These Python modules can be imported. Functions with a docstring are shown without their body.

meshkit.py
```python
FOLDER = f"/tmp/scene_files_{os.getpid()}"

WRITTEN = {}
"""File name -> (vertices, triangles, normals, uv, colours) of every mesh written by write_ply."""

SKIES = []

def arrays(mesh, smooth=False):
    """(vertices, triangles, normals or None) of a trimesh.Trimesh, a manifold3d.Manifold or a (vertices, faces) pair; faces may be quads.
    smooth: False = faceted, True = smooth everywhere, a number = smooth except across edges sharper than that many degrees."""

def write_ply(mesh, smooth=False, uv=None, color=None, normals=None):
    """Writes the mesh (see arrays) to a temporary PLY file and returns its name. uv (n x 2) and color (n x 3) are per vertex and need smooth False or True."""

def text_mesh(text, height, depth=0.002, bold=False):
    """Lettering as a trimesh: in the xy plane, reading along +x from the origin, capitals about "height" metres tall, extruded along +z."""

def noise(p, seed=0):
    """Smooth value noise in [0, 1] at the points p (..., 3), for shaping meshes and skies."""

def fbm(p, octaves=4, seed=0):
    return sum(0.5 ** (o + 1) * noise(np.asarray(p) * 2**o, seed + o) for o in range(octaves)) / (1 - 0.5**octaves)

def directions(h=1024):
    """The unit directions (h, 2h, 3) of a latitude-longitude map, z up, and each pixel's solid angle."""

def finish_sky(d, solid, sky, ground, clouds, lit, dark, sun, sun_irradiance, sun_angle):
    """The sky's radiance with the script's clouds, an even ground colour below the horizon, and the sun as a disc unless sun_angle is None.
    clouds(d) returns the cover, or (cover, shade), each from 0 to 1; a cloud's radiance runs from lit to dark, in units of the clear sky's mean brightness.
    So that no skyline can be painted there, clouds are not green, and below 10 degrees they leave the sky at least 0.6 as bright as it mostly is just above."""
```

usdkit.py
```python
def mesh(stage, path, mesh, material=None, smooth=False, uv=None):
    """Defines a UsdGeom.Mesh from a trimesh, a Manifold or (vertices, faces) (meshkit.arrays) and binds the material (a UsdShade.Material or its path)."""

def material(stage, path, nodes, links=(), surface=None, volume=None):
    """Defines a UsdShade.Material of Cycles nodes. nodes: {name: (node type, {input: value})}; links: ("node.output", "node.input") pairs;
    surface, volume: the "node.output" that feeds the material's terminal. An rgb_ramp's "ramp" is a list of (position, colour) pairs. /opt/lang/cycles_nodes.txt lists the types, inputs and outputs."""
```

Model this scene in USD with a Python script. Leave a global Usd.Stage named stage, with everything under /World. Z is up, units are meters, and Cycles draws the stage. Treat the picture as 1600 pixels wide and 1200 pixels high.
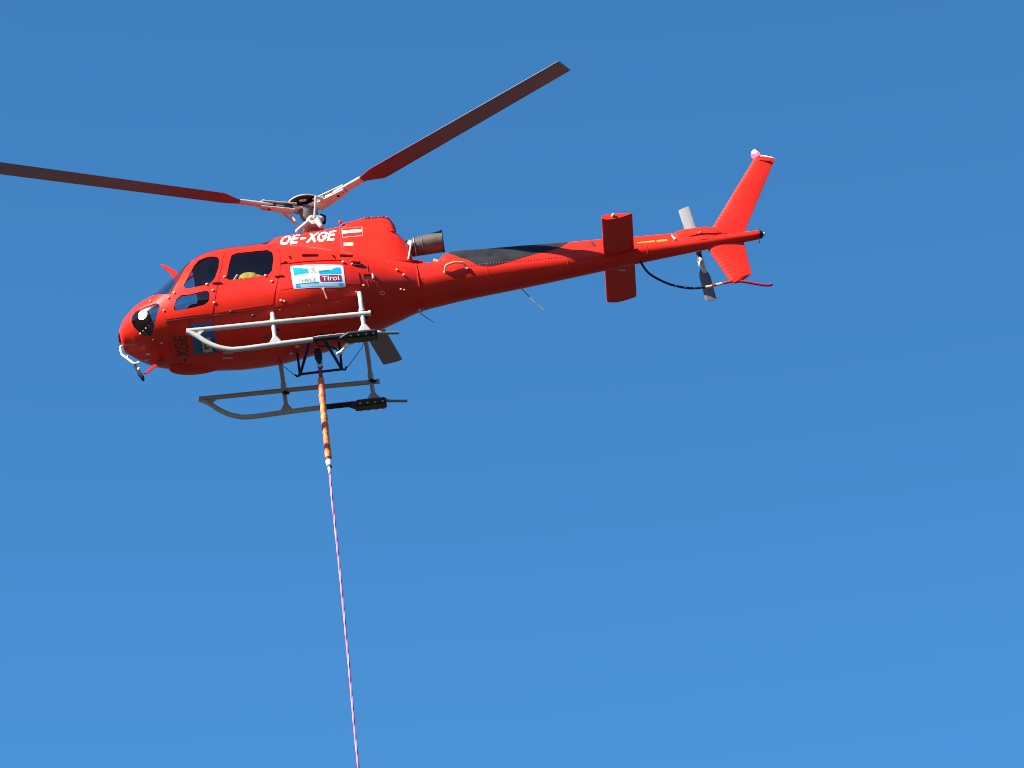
import math
import numpy as np, trimesh, manifold3d as m3, shapely
from shapely.geometry import Polygon, box as sbox
from scipy.interpolate import PchipInterpolator
from pxr import Usd, UsdGeom, UsdLux, UsdShade, Gf, Vt, Sdf
import usdkit, meshkit

# ------------------------------------------------------------------ camera, sky, sun, exposure
stage = Usd.Stage.CreateInMemory()
UsdGeom.SetStageUpAxis(stage, 'Z'); UsdGeom.SetStageMetersPerUnit(stage, 1.0)
UsdGeom.Xform.Define(stage, '/World'); UsdGeom.Scope.Define(stage, '/World/Looks')
ELEV = math.radians(31.0)                          # the phone is tilted up by 31 degrees
cam = UsdGeom.Camera.Define(stage, '/World/camera')
cam.CreateHorizontalApertureAttr(36.0); cam.CreateVerticalApertureAttr(27.0); cam.CreateFocalLengthAttr(190.1475)
cam.CreateClippingRangeAttr(Gf.Vec2f(1.0, 20000.0))
cam.CreateExposureAttr(1.2)
s_, c_ = math.sin(ELEV), math.cos(ELEV)
UsdGeom.Xformable(cam).AddTransformOp().Set(Gf.Matrix4d(1, 0, 0, 0, 0, -s_, c_, 0, 0, -c_, -s_, 0, 0, 0, 1.7, 1))

# the helicopter's frame: x aft from the nose, y to starboard, z up from the skids
HELI_R = np.array([[0.9902845070112758, 0.047670451279480754, -0.13062971808989138], [-0.04711609428391888, 0.9988625045355692, 0.007332850220624645], [0.13083068765722633, -0.0011068458519137485, 0.9914041083530957]])
HELI_T = np.array([-6.408219372473658, 76.84965864579577, 47.570629159022786])

SUN = HELI_R @ np.array([-0.62, -0.45, 0.645]); SUN /= np.linalg.norm(SUN)
SUN_EL, SUN_ROT = math.asin(SUN[2]), math.atan2(SUN[0], SUN[1])
sun = UsdLux.DistantLight.Define(stage, '/World/sun')
sun.CreateIntensityAttr(1.25); sun.CreateAngleAttr(0.53); sun.CreateNormalizeAttr(True); sun.CreateColorAttr(Gf.Vec3f(1.0, 0.955, 0.88))
zx = SUN; xx = np.cross([0, 0, 1], zx); xx /= np.linalg.norm(xx); yx = np.cross(zx, xx)
UsdGeom.Xformable(sun).AddTransformOp().Set(Gf.Matrix4d(*xx, 0, *yx, 0, *zx, 0, 0, 0, 0, 1))
sky = UsdLux.DomeLight.Define(stage, '/World/sky')
sky_mat = usdkit.material(stage, '/World/Looks/sky_air', {
    'sky': ('sky_texture', {'sky_type': 'single_scattering', 'sun_disc': False, 'sun_elevation': SUN_EL, 'sun_rotation': SUN_ROT, 'altitude': 600.0, 'air_density': 1.0, 'aerosol_density': 0.0, 'ozone_density': 4.0}),
    'deep': ('gamma', {'gamma': 1.5}),              # contrast put into the sky colour: a deeper blue overhead, paler towards the horizon
    'tone': ('mix', {'mix_type': 'multiply', 'fac': 1.0, 'color2': (.72, 1.15, .975)}),
    'bg': ('background_shader', {'strength': 0.056})}, [('sky.color', 'deep.color'), ('deep.color', 'tone.color1'), ('tone.color', 'bg.color')], surface='bg.background')
UsdShade.MaterialBindingAPI.Apply(sky.GetPrim()).Bind(sky_mat)
sky.GetPrim().SetCustomDataByKey('kind', 'structure')

# ------------------------------------------------------------------ materials
L = '/World/Looks/'
def simple(name, color, rough=.5, metal=0.0, spec=.5, coat=0.0, vary=0.0, scale=3.0, bump=0.0, coat_rough=.08):
    """A principled surface whose colour and gloss wander a little, as paint and rubber do."""
    n = {'co': ('texture_coordinate', {}), 'p': ('principled_bsdf', {'roughness': rough, 'metallic': metal, 'specular_ior_level': spec, 'coat_weight': coat, 'coat_roughness': coat_rough}),
         'nz': ('noise_texture', {'scale': scale, 'detail': 5.0, 'roughness': .6}),
         'cr': ('rgb_ramp', {'ramp': [(.3, tuple(c * (1 - vary) for c in color)), (.7, tuple(min(1, c * (1 + vary * .6)) for c in color))]}),
         'rr': ('map_range', {'value': .5, 'from_min': .3, 'from_max': .7, 'to_min': max(.02, rough * (1 - .25)), 'to_max': min(1, rough * 1.25)})}
    l = [('co.object', 'nz.vector'), ('nz.fac', 'cr.fac'), ('cr.color', 'p.base_color'), ('nz.fac', 'rr.value'), ('rr.result', 'p.roughness')]
    if bump:
        n['b'] = ('bump', {'strength': .6, 'distance': bump}); l += [('nz.fac', 'b.height'), ('b.normal', 'p.normal')]
    return usdkit.material(stage, L + name, n, l, surface='p.BSDF')
RED = simple('red_paint', (.82, .026, .011), .34, spec=.22, coat=.04, vary=.13, scale=1.3, bump=.006)
RED2 = simple('red_cowl_paint', (.83, .028, .012), .36, spec=.22, coat=.04, vary=.12, scale=1.8, bump=.004)
WHITE = simple('white_paint', (.47, .435, .385), .42, spec=.3, coat=.05, vary=.08, scale=6)
CREAM = simple('cream_metal', (.62, .56, .48), .42, vary=.15, scale=8)
LATCH = simple('latch_glint_orange', (.82, .36, .20), .35, vary=.1, scale=20)  # red-painted fasteners: their sun glint is put into this orange base colour
BLACK = simple('black_rubber', (.018, .018, .022), .55, vary=.2, scale=12)
SLOT = simple('slot_dark_red', (.09, .006, .008), .6, vary=.2)  # dark red for slots, louvres, seams and the cover strap
SOOT = simple('black_panel_paint', (.019, .018, .021), .7, spec=.25, vary=.4, scale=3)
NAVY = simple('dark_tube_paint', (.016, .018, .03), .5, spec=.2, vary=.2, scale=12)
GREY = simple('grey_metal', (.30, .29, .28), .4, metal=.6, vary=.15, scale=10)
STEEL = simple('steel', (.55, .53, .5), .35, metal=.8, vary=.15, scale=10)
DIRT = simple('worn_brown_plate', (.10, .075, .05), .8, vary=.35, scale=9)
BURNT = simple('burnt_steel', (.13, .095, .075), .6, metal=.3, vary=.3, scale=6)
INSIDE = simple('cabin_trim', (.30, .17, .15), .7, vary=.2, scale=6)
SEATS = simple('seat_cloth', (.07, .07, .08), .9, vary=.25, scale=14, bump=.004)
PANELGREY = simple('console_grey', (.16, .16, .17), .6, vary=.2, scale=14)
YELLOW = simple('yellow_cloth', (.72, .55, .03), .85, vary=.2, scale=9, bump=.01)
AMBER = simple('amber_sticker', (.85, .36, .03), .5, vary=.1)
STRIPE = simple('stripe_cream', (.80, .62, .36), .5, vary=.1)
LETTER = simple('white_sticker', (.82, .80, .76), .45, vary=.03)
PALE = simple('pale_border', (.85, .42, .36), .45, vary=.04)
DARKLET = simple('dark_sticker_and_shadow', (.06, .035, .03), .5, vary=.1)  # print, caps and joints; also the painted shadow of the door handles
CYAN = simple('cyan_print', (.0, .42, .78), .45, vary=.03)
LIGHTBLUE = simple('light_blue_print', (.28, .60, .86), .45, vary=.03)
CRIMSON = simple('crimson_print', (.36, .012, .06), .45, vary=.03)
TEAL = simple('teal_print', (.02, .22, .30), .45, vary=.03)
FADED = simple('faded_print', (.45, .55, .50), .5, vary=.05)
SIGNBLUE = simple('blue_sign_print', (.02, .12, .30), .45, vary=.1)
SIGNGREY = simple('grey_sign_print', (.5, .47, .43), .45, vary=.1)
ORANGE = usdkit.material(stage, L + 'orange_sleeve_cloth', {
    'co': ('texture_coordinate', {}), 'nz': ('noise_texture', {'scale': 7.0, 'detail': 3.0}), 'cr': ('rgb_ramp', {'ramp': [(.28, (.92, .07, .025)), (.42, (1.0, .15, .035)), (.66, (1.0, .29, .06))]}),
    'p': ('principled_bsdf', {'roughness': .6})}, [('co.object', 'nz.vector'), ('nz.fac', 'cr.fac'), ('cr.color', 'p.base_color')], surface='p.BSDF')
ROPE_PINK = simple('pink_rope', (.60, .14, .29), .8, vary=.15, scale=25)
ROPE_WHITE = simple('pale_rope', (.62, .32, .50), .8, vary=.15, scale=25)
BLADE = usdkit.material(stage, L + 'rotor_blade_paint', {          # dark red inboard, grading to grey outboard: r is written on the mesh
    'at': ('attribute', {'attribute': 'span_share'}), 'co': ('texture_coordinate', {}), 'nz': ('noise_texture', {'scale': 4.0, 'detail': 4.0}),
    'ad': ('math', {'math_type': 'multiply_add', 'value2': .1, 'value3': 0.0}), 'sm': ('math', {'math_type': 'add'}),
    'cr': ('rgb_ramp', {'ramp': [(.0, (.22, .035, .042)), (.15, (.20, .04, .05)), (.32, (.19, .085, .10)), (.5, (.22, .155, .17)), (1., (.26, .215, .235))]}),
    'p': ('principled_bsdf', {'roughness': .5, 'specular_ior_level': .3})},
    [('co.object', 'nz.vector'), ('nz.fac', 'ad.value1'), ('at.fac', 'sm.value1'), ('ad.value', 'sm.value2'), ('sm.value', 'cr.fac'), ('cr.color', 'p.base_color')], surface='p.BSDF')
TAILBLADE = simple('tail_blade_paint', (.21, .195, .20), .5, spec=.2, vary=.1, scale=6)
def glass(name, tint, rough):
    return usdkit.material(stage, L + name, {'t': ('transparent_bsdf', {'color': tint}), 'g': ('glossy_bsdf', {'color': (1, 1, 1), 'roughness': rough}), 'f': ('fresnel', {'IOR': 1.45}), 'geo': ('geometry', {}), 'inv': ('math', {'math_type': 'subtract', 'value1': 1.0}), 'fr': ('math', {'math_type': 'multiply'}), 'm': ('mix_closure', {})},
        [('geo.backfacing', 'inv.value2'), ('f.fac', 'fr.value1'), ('inv.value', 'fr.value2'), ('fr.value', 'm.fac'), ('t.BSDF', 'm.closure1'), ('g.BSDF', 'm.closure2')], surface='m.closure')
GLASS = glass('window_glass', (.80, .83, .86), .03)
CHINGLASS = glass('chin_window_glass', (.74, .77, .8), .10)
LAMP = usdkit.material(stage, L + 'lit_beacon', {'e': ('emission', {'color': (1.0, .50, .60), 'strength': 2.2})}, [], surface='e.emission')
FOREST = usdkit.material(stage, L + 'added_forested_slopes', {
    'g': ('geometry', {}), 'n1': ('noise_texture', {'scale': .006, 'detail': 9.0}), 'c1': ('rgb_ramp', {'ramp': [(.35, (.012, .018, .016)), (.55, (.022, .030, .024)), (.68, (.06, .062, .035)), (.75, (.14, .13, .12))]}),
    'p': ('principled_bsdf', {'roughness': .95, 'specular_ior_level': .1})}, [('g.position', 'n1.vector'), ('n1.fac', 'c1.fac'), ('c1.color', 'p.base_color')], surface='p.BSDF')
HUBMETAL = simple('hub_alloy', (.17, .14, .13), .5, metal=.2, vary=.2, scale=12)
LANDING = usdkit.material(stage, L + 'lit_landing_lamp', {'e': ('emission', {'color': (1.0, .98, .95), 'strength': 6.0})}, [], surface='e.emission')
LENS = usdkit.material(stage, L + 'lit_red_lens', {'e': ('emission', {'color': (1.0, .12, .20), 'strength': 1.3})}, [], surface='e.emission')
GROUND = usdkit.material(stage, L + 'valley_meadow', {
    'g': ('geometry', {}), 'n1': ('noise_texture', {'scale': .02, 'detail': 8.0}), 'n2': ('noise_texture', {'scale': 2.5, 'detail': 6.0}),
    'c1': ('rgb_ramp', {'ramp': [(.3, (.030, .034, .030)), (.5, (.05, .052, .046)), (.7, (.085, .08, .07))]}), 'c2': ('rgb_ramp', {'ramp': [(.3, (.55, .55, .55)), (.7, (1, 1, 1))]}),
    'm': ('mix', {'mix_type': 'multiply', 'fac': 1.0}), 'p': ('principled_bsdf', {'roughness': .9, 'specular_ior_level': .2})},
    [('g.position', 'n1.vector'), ('g.position', 'n2.vector'), ('n1.fac', 'c1.fac'), ('n2.fac', 'c2.fac'), ('c1.color', 'm.color1'), ('c2.color', 'm.color2'), ('m.color', 'p.base_color')], surface='p.BSDF')

# ------------------------------------------------------------------ helpers
used = {}
def unique(parent, name):
    k = used.get((parent, name), 0); used[(parent, name)] = k + 1
    return f'{parent}/{name}' + (f'_{k:03d}' if k else '')
def put(name, mesh, mat, parent='/World', smooth=35, label=None, **data):
    """Defines mesh as one prim under parent (a path or a prim made before) and returns the prim."""
    parent = parent if isinstance(parent, str) else str(parent.GetPath())
    if isinstance(mesh, m3.Manifold) and mesh.is_empty(): raise ValueError('empty ' + name)
    m = usdkit.mesh(stage, unique(parent, name), mesh, mat, smooth=smooth)
    p = m.GetPrim()
    if label: p.SetCustomDataByKey('label', label)
    for k, v in data.items(): p.SetCustomDataByKey(k, v)
    return p
def thing(name, label, category, R=None, T=None, **data):
    x = UsdGeom.Xform.Define(stage, unique('/World', name)); p = x.GetPrim()
    if T is not None:
        R = np.eye(3) if R is None else R
        x.AddTransformOp().Set(Gf.Matrix4d(*R[:, 0], 0, *R[:, 1], 0, *R[:, 2], 0, *T, 1))
    p.SetCustomDataByKey('label', label); p.SetCustomDataByKey('category', category)
    for k, v in data.items(): p.SetCustomDataByKey(k, v)
    return p
def man(v, f=None):
    if f is None: v, f = (v.vertices, v.faces) if hasattr(v, 'vertices') else v
    return m3.Manifold(m3.Mesh(vert_properties=np.asarray(v, np.float32), tri_verts=np.asarray(f, np.uint32)))
def join(*ms):
    return trimesh.util.concatenate([trimesh.Trimesh(*meshkit.arrays(m)[:2], process=False) if not isinstance(m, trimesh.Trimesh) else m for m in ms])
def frames(P):
    """Tangents and parallel-transported normals along a polyline."""
    P = np.asarray(P, float); t = np.gradient(P, axis=0); t /= np.linalg.norm(t, axis=1, keepdims=True)
    a = np.array([0, 0, 1.]) if abs(t[0, 2]) < .9 else np.array([0, 1., 0]); n = [np.cross(t[0], a)]
    for k in range(1, len(P)): n.append(n[-1] - t[k] * (n[-1] @ t[k]))
    n = np.array(n); n /= np.linalg.norm(n, axis=1, keepdims=True)
    return t, n, np.cross(t, n)
def round_path(P, r=.05, n=5):
    """Rounds the corners of a polyline."""
    P = np.asarray(P, float); out = [P[0]]
    for k in range(1, len(P) - 1):
        a, b = P[k - 1] - P[k], P[k + 1] - P[k]; la, lb = np.linalg.norm(a), np.linalg.norm(b); d = min(r, la * .45, lb * .45)
        p0, p2 = P[k] + a / la * d, P[k] + b / lb * d
        for u in np.linspace(0, 1, n): out.append((1 - u) ** 2 * p0 + 2 * u * (1 - u) * P[k] + u * u * p2)
    out.append(P[-1]); return np.array(out)
def smooth_path(P, n=40):
    P = np.asarray(P, float); s = np.r_[0, np.cumsum(np.linalg.norm(np.diff(P, axis=0), axis=1))]
    return PchipInterpolator(s, P)(np.linspace(0, s[-1], n))
def tube(P, r, sides=10, flat=1.0):
    P = np.asarray(P, float); t, n, b = frames(P); r = np.broadcast_to(np.asarray(r, float), len(P))
    a = np.linspace(0, 2 * np.pi, sides, endpoint=False)
    v = (P[:, None] + r[:, None, None] * (np.cos(a)[None, :, None] * n[:, None] + flat * np.sin(a)[None, :, None] * b[:, None])).reshape(-1, 3)
    k, q = np.arange(sides), np.arange(len(P) - 1)
    i = (q[:, None] * sides + k).ravel(); j = (q[:, None] * sides + (k + 1) % sides).ravel()
    e = len(v)
    f = np.concatenate([np.stack([i, j, j + sides], 1), np.stack([i, j + sides, i + sides], 1), np.stack([np.full(sides, e), (k + 1) % sides, k], 1), np.stack([np.full(sides, e + 1), e - sides + k, e - sides + (k + 1) % sides], 1)])
    return trimesh.Trimesh(np.vstack([v, P[0], P[-1]]), f, process=False)
def rbox(size, at=(0, 0, 0), r=.01, rot=None):
    """A box with rounded edges."""
    s = np.asarray(size, float) / 2; r = min(r, s.min() * .95); q = []
    for sx in (-1, 1):
        for sy in (-1, 1):
            for sz in (-1, 1): q.append(m3.Manifold.sphere(r, 8).translate(((s[0] - r) * sx, (s[1] - r) * sy, (s[2] - r) * sz)))
    h = m3.Manifold.batch_hull(q)
    if rot is not None: h = h.rotate(rot)
    return h.translate(tuple(at))
def ball(at, r, sub=2, scale=(1, 1, 1), R=None):
    m = trimesh.creation.icosphere(sub, 1.0); v = m.vertices * np.asarray(scale) * r
    if R is not None: v = v @ np.asarray(R).T
    return trimesh.Trimesh(v + np.asarray(at), m.faces, process=False)
def hullpts(*pr):
    """The convex hull of small spheres: (point, radius) pairs."""
    return m3.Manifold.batch_hull([m3.Manifold.sphere(r, 12).translate(tuple(map(float, p))) for p, r in pr])
def poly(pts, fillet=0.0):
    g = Polygon(pts)
    if fillet: g = g.buffer(-fillet).buffer(fillet, quad_segs=6)
    return g
def prism(g, side=-1, y0=.05, y1=2.0):
    """The (x, z) polygon g pushed along y from y0 to y1 on one side."""
    g = g if isinstance(g, Polygon) else poly(g)
    rings = [np.array(g.exterior.coords)[:-1]] + [np.array(h.coords)[:-1] for h in g.interiors]
    m = m3.Manifold.extrude(m3.CrossSection([r for r in rings], m3.FillRule.EvenOdd), y1 - y0).rotate((90, 0, 0)).translate((0, -y0, 0))
    return m if side < 0 else m.mirror((0, 1, 0))
def plate(g, y, t):
    """A flat plate standing in the x-z plane."""
    return prism(g, -1, -y - t / 2, -y + t / 2)
def decal(surf, corners, flat, off=.003, thick=.002, step=.06):
    """A flat drawing (Trimesh in the unit square, or a list of polygons) laid onto a hull between four (x, angle) corners: top left, top right, bottom right, bottom left."""
    C = np.array(corners, float); C[:, 1] = C[:, 1] % (2 * np.pi)
    if not isinstance(flat, trimesh.Trimesh):
        parts = []
        for g in flat:
            v, f = trimesh.creation.triangulate_polygon(g, engine='earcut'); parts.append(trimesh.Trimesh(np.c_[v, np.zeros(len(v))], f, process=False))
        flat = trimesh.util.concatenate(parts)
    v, f = trimesh.remesh.subdivide_to_size(flat.vertices, flat.faces, step, max_iter=12)
    t = trimesh.Trimesh(v, f); t.merge_vertices(); v, f = t.vertices, t.faces
    u, w = v[:, :1], v[:, 1:2]
    q = (1 - w) * ((1 - u) * C[3] + u * C[2]) + w * ((1 - u) * C[0] + u * C[1])
    return trimesh.Trimesh(surf.point(q[:, 0], q[:, 1], off), f, process=False)
def rect(x0, y0, x1, y1, r=0.0):
    g = sbox(x0, y0, x1, y1)
    return g.buffer(-r).buffer(r, quad_segs=4) if r else g
def text_flat(s, shear=0.0, bold=True, box=(0, 0, 1, 1)):
    """Lettering as flat triangles filling box."""
    m = meshkit.text_mesh(s, 1.0, depth=.02, bold=bold); v = m.vertices.copy(); f = m.faces[m.face_normals[:, 2] > .9]
    v[:, 0] += shear * v[:, 1]; lo, hi = v[:, :2].min(0), v[:, :2].max(0)
    v[:, :2] = (v[:, :2] - lo) / (hi - lo) * [box[2] - box[0], box[3] - box[1]] + [box[0], box[1]]; v[:, 2] = 0
    t = trimesh.Trimesh(v, f, process=False); t.remove_unreferenced_vertices(); return t
def airfoil(n=14, camber=0.0):
    """A closed unit section: x from 0 (nose) to 1, thickness as a share of the chord given by t in wing()."""
    u = (1 - np.cos(np.linspace(0, np.pi, n))) / 2
    h = 5 * (.2969 * np.sqrt(u) - .126 * u - .3516 * u ** 2 + .2843 * u ** 3 - .1036 * u ** 4)
    up = np.stack([u, h], 1); dn = np.stack([u, -h], 1)[::-1][1:-1]
    p = np.vstack([up, dn]); c = 4 * p[:, 0] * (1 - p[:, 0]) * camber
    return p, c
def wing(rows, n=14, camber=0.0):
    """rows: (leading edge, trailing edge, thickness direction, thickness) along the span."""
    p, c = airfoil(n, camber); m = len(p); V = []
    for le, te, nn, t in rows:
        le, te, nn = map(np.asarray, (le, te, nn)); V.append(le + p[:, :1] * (te - le) + nn * (p[:, 1:] * t + c[:, None] * np.linalg.norm(te - le)))
    v = np.vstack(V); k, q = np.arange(m), np.arange(len(rows) - 1)
    i = (q[:, None] * m + k).ravel(); j = (q[:, None] * m + (k + 1) % m).ravel()
    f = np.concatenate([np.stack([i, j, j + m], 1), np.stack([i, j + m, i + m], 1)])
    e = len(v); f = np.vstack([f, np.stack([np.full(m, e), (k + 1) % m, k], 1), np.stack([np.full(m, e + 1), e - m + k, e - m + (k + 1) % m], 1)])
    t = trimesh.Trimesh(np.vstack([v, V[0].mean(0), V[-1].mean(0)]), f, process=False)
    if t.volume < 0: t.invert()
    return t
def P3(pts, y): return [(x, y, z) for x, z in pts]

class Loft:
    """A closed hull of super-elliptic cross sections along x: rows of (x, half width, bottom, top, upper exponent, lower exponent, height share of the widest point)."""
    def __init__(self, rows):
        t = np.array(rows, float)
        self.x0, self.x1 = t[0, 0], t[-1, 0]
        self.f = [PchipInterpolator(t[:, 0], t[:, k]) for k in range(1, 7)]
    def dims(self, x):
        a, lo, hi, nu, nl, fl = (g(np.clip(x, self.x0, self.x1)) for g in self.f)
        return a, lo + (hi - lo) * fl, hi - (lo + (hi - lo) * fl), (hi - lo) * fl, nu, nl
    def raw(self, x, th, off=0.0):
        x, th = np.broadcast_arrays(np.asarray(x, float), np.asarray(th, float))
        a, zw, bu, bl, nu, nl = self.dims(x)
        c, s = np.cos(th), np.sin(th)
        n = np.where(s >= 0, nu, nl)
        b = np.where(s >= 0, bu, bl)
        y = np.maximum(a + off, .003) * np.sign(c) * np.abs(c) ** (2 / n)
        z = zw + np.maximum(b + off, .003) * np.sign(s) * np.abs(s) ** (2 / n)
        return np.stack([x, y, z], -1)
    def point(self, x, th, off=0.0):
        """The surface point, moved off along its normal."""
        x, th, off = np.broadcast_arrays(np.asarray(x, float), np.asarray(th, float), np.asarray(off, float))
        e = .004
        n = np.cross(self.raw(x + e, th) - self.raw(x - e, th), self.raw(x, th + e) - self.raw(x, th - e))
        n /= np.maximum(np.linalg.norm(n, axis=-1, keepdims=True), 1e-9)
        mid = np.stack([x, 0 * x, self.dims(x)[1]], -1)
        p = self.raw(x, th)
        n *= np.sign((n * (p - mid)).sum(-1, keepdims=True))
        return p + n * off[..., None]
    def param(self, p):
        x, y, z = p
        a, zw, bu, bl, nu, nl = (float(k) for k in self.dims(x))
        up = z >= zw
        n, b = (nu, bu) if up else (nl, bl)
        v, u = abs(z - zw) / b, abs(y) / a
        return x, np.arctan2(np.sign(z - zw) * v ** (n / 2), np.sign(y) * u ** (n / 2))
    def arrays(self, off=0.0, n=96, m=112, xs=None, pow_=1.5):
        if xs is None:
            xs = self.x0 + (self.x1 - self.x0) * np.linspace(0, 1, n) ** pow_
        th = np.linspace(0, 2 * np.pi, m, endpoint=False) + .0137
        v = self.raw(np.asarray(xs)[:, None], th[None], off).reshape(-1, 3)
        ends = np.array([[xs[0] - max(off, 0) * .9, 0, v[:m, 2].mean()], [xs[-1], 0, v[-m:, 2].mean()]])
        if off < 0: ends[0, 0] = xs[0] - off * .9
        k, r = np.arange(m), np.arange(len(xs) - 1)
        i = (r[:, None] * m + k).ravel(); j = (r[:, None] * m + (k + 1) % m).ravel()
        f = np.concatenate([np.stack([i, j, j + m], 1), np.stack([i, j + m, i + m], 1), np.stack([np.full(m, len(v)), (k + 1) % m, k], 1), np.stack([np.full(m, len(v) + 1), len(v) - m + k, len(v) - m + (k + 1) % m], 1)])
        return np.vstack([v, ends]), f

BODY = [(0.012, 0.11, 1.13, 1.27, 2.0, 2.0, 0.5),
        (0.03, 0.186, 1.292, 1.086, 2.01, 2.01, 0.499),
        (0.06, 0.26, 1.034, 1.327, 2.01, 2.01, 0.497),
        (0.1, 0.334, 0.98, 1.396, 2.02, 2.02, 0.496),
        (0.15, 0.408, 0.952, 1.468, 2.04, 2.03, 0.494),
        (0.22, 0.495, 0.914, 1.517, 2.06, 2.04, 0.491),
        (0.3, 0.567, 0.86, 1.581, 2.08, 2.06, 0.487),
        (0.4, 0.636, 0.805, 1.644, 2.11, 2.08, 0.484),
        (0.5, 0.69, 0.757, 1.687, 2.15, 2.1, 0.48),
        (0.6, 0.734, 0.721, 1.722, 2.19, 2.12, 0.476),
        (0.7, 0.77, 0.694, 1.765, 2.24, 2.14, 0.472),
        (0.85, 0.813, 0.647, 1.887, 2.32, 2.18, 0.466),
        (1.0, 0.85, 0.616, 2.002, 2.4, 2.21, 0.461),
        (1.15, 0.878, 0.584, 2.118, 2.48, 2.24, 0.456),
        (1.3, 0.898, 0.564, 2.225, 2.55, 2.27, 0.452),
        (1.5, 0.919, 0.537, 2.339, 2.65, 2.3, 0.45),
        (1.75, 0.931, 0.509, 2.411, 2.75, 2.34, 0.45),
        (2.0, 0.934, 0.481, 2.425, 2.8, 2.35, 0.45),
        (2.3, 0.935, 0.474, 2.419, 2.8, 2.35, 0.45),
        (2.6, 0.935, 0.486, 2.405, 2.78, 2.34, 0.45),
        (2.9, 0.935, 0.526, 2.345, 2.76, 2.33, 0.45),
        (3.2, 0.927, 0.578, 2.271, 2.73, 2.32, 0.452),
        (3.5, 0.894, 0.623, 2.19, 2.7, 2.3, 0.458),
        (3.8, 0.84, 0.662, 2.111, 2.59, 2.26, 0.468),
        (4.1, 0.751, 0.734, 2.044, 2.41, 2.19, 0.477),
        (4.4, 0.651, 0.812, 1.972, 2.26, 2.13, 0.485),
        (4.7, 0.54, 0.887, 1.902, 2.14, 2.07, 0.491),
        (4.95, 0.455, 0.963, 1.842, 2.05, 2.03, 0.497),
        (5.09, 0.405, 0.992, 1.8, 2.0, 2.0, 0.5)]

# ------------------------------------------------------------------ the setting
gv = [(0, 0, 0)]; gf = []
for k, r in enumerate((60, 400, 2500, 9000)):
    gv += [(r * math.cos(a), r * math.sin(a), 0) for a in np.linspace(0, 2 * np.pi, 48, endpoint=False)]
for k in range(48):
    gf.append((0, 1 + k, 1 + (k + 1) % 48))
    for q in range(3):
        a, b = 1 + 48 * q + k, 1 + 48 * q + (k + 1) % 48; gf += [(a, a + 48, b + 48), (a, b + 48, b)]
put('ground', (np.array(gv, float), np.array(gf)), GROUND, smooth=False, kind='structure')

# unseen wooded slopes all round, added to keep low sky light off the underside
na, nr = 180, 26
aa, rr_ = np.meshgrid(np.linspace(0, 2 * np.pi, na, endpoint=False), 900 + 5200 * np.linspace(0, 1, nr) ** 1.4, indexing='ij')
hx, hy = rr_ * np.cos(aa), rr_ * np.sin(aa); u = (rr_ - 900) / 2600
hz = 760 * np.clip(u, 0, 1.3) ** .85 * (.55 + .9 * meshkit.fbm(np.stack([hx / 900, hy / 900, 0 * hx], -1), 5, 4)) - 3
hv = np.stack([hx, hy, hz], -1).reshape(-1, 3); i_ = np.arange(na)[:, None] * nr + np.arange(nr - 1)[None]; j_ = ((np.arange(na)[:, None] + 1) % na) * nr + np.arange(nr - 1)[None]
put('hills', (hv, np.stack([i_, i_ + 1, j_ + 1, j_], -1).reshape(-1, 4)), FOREST, smooth=True, kind='structure')

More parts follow.
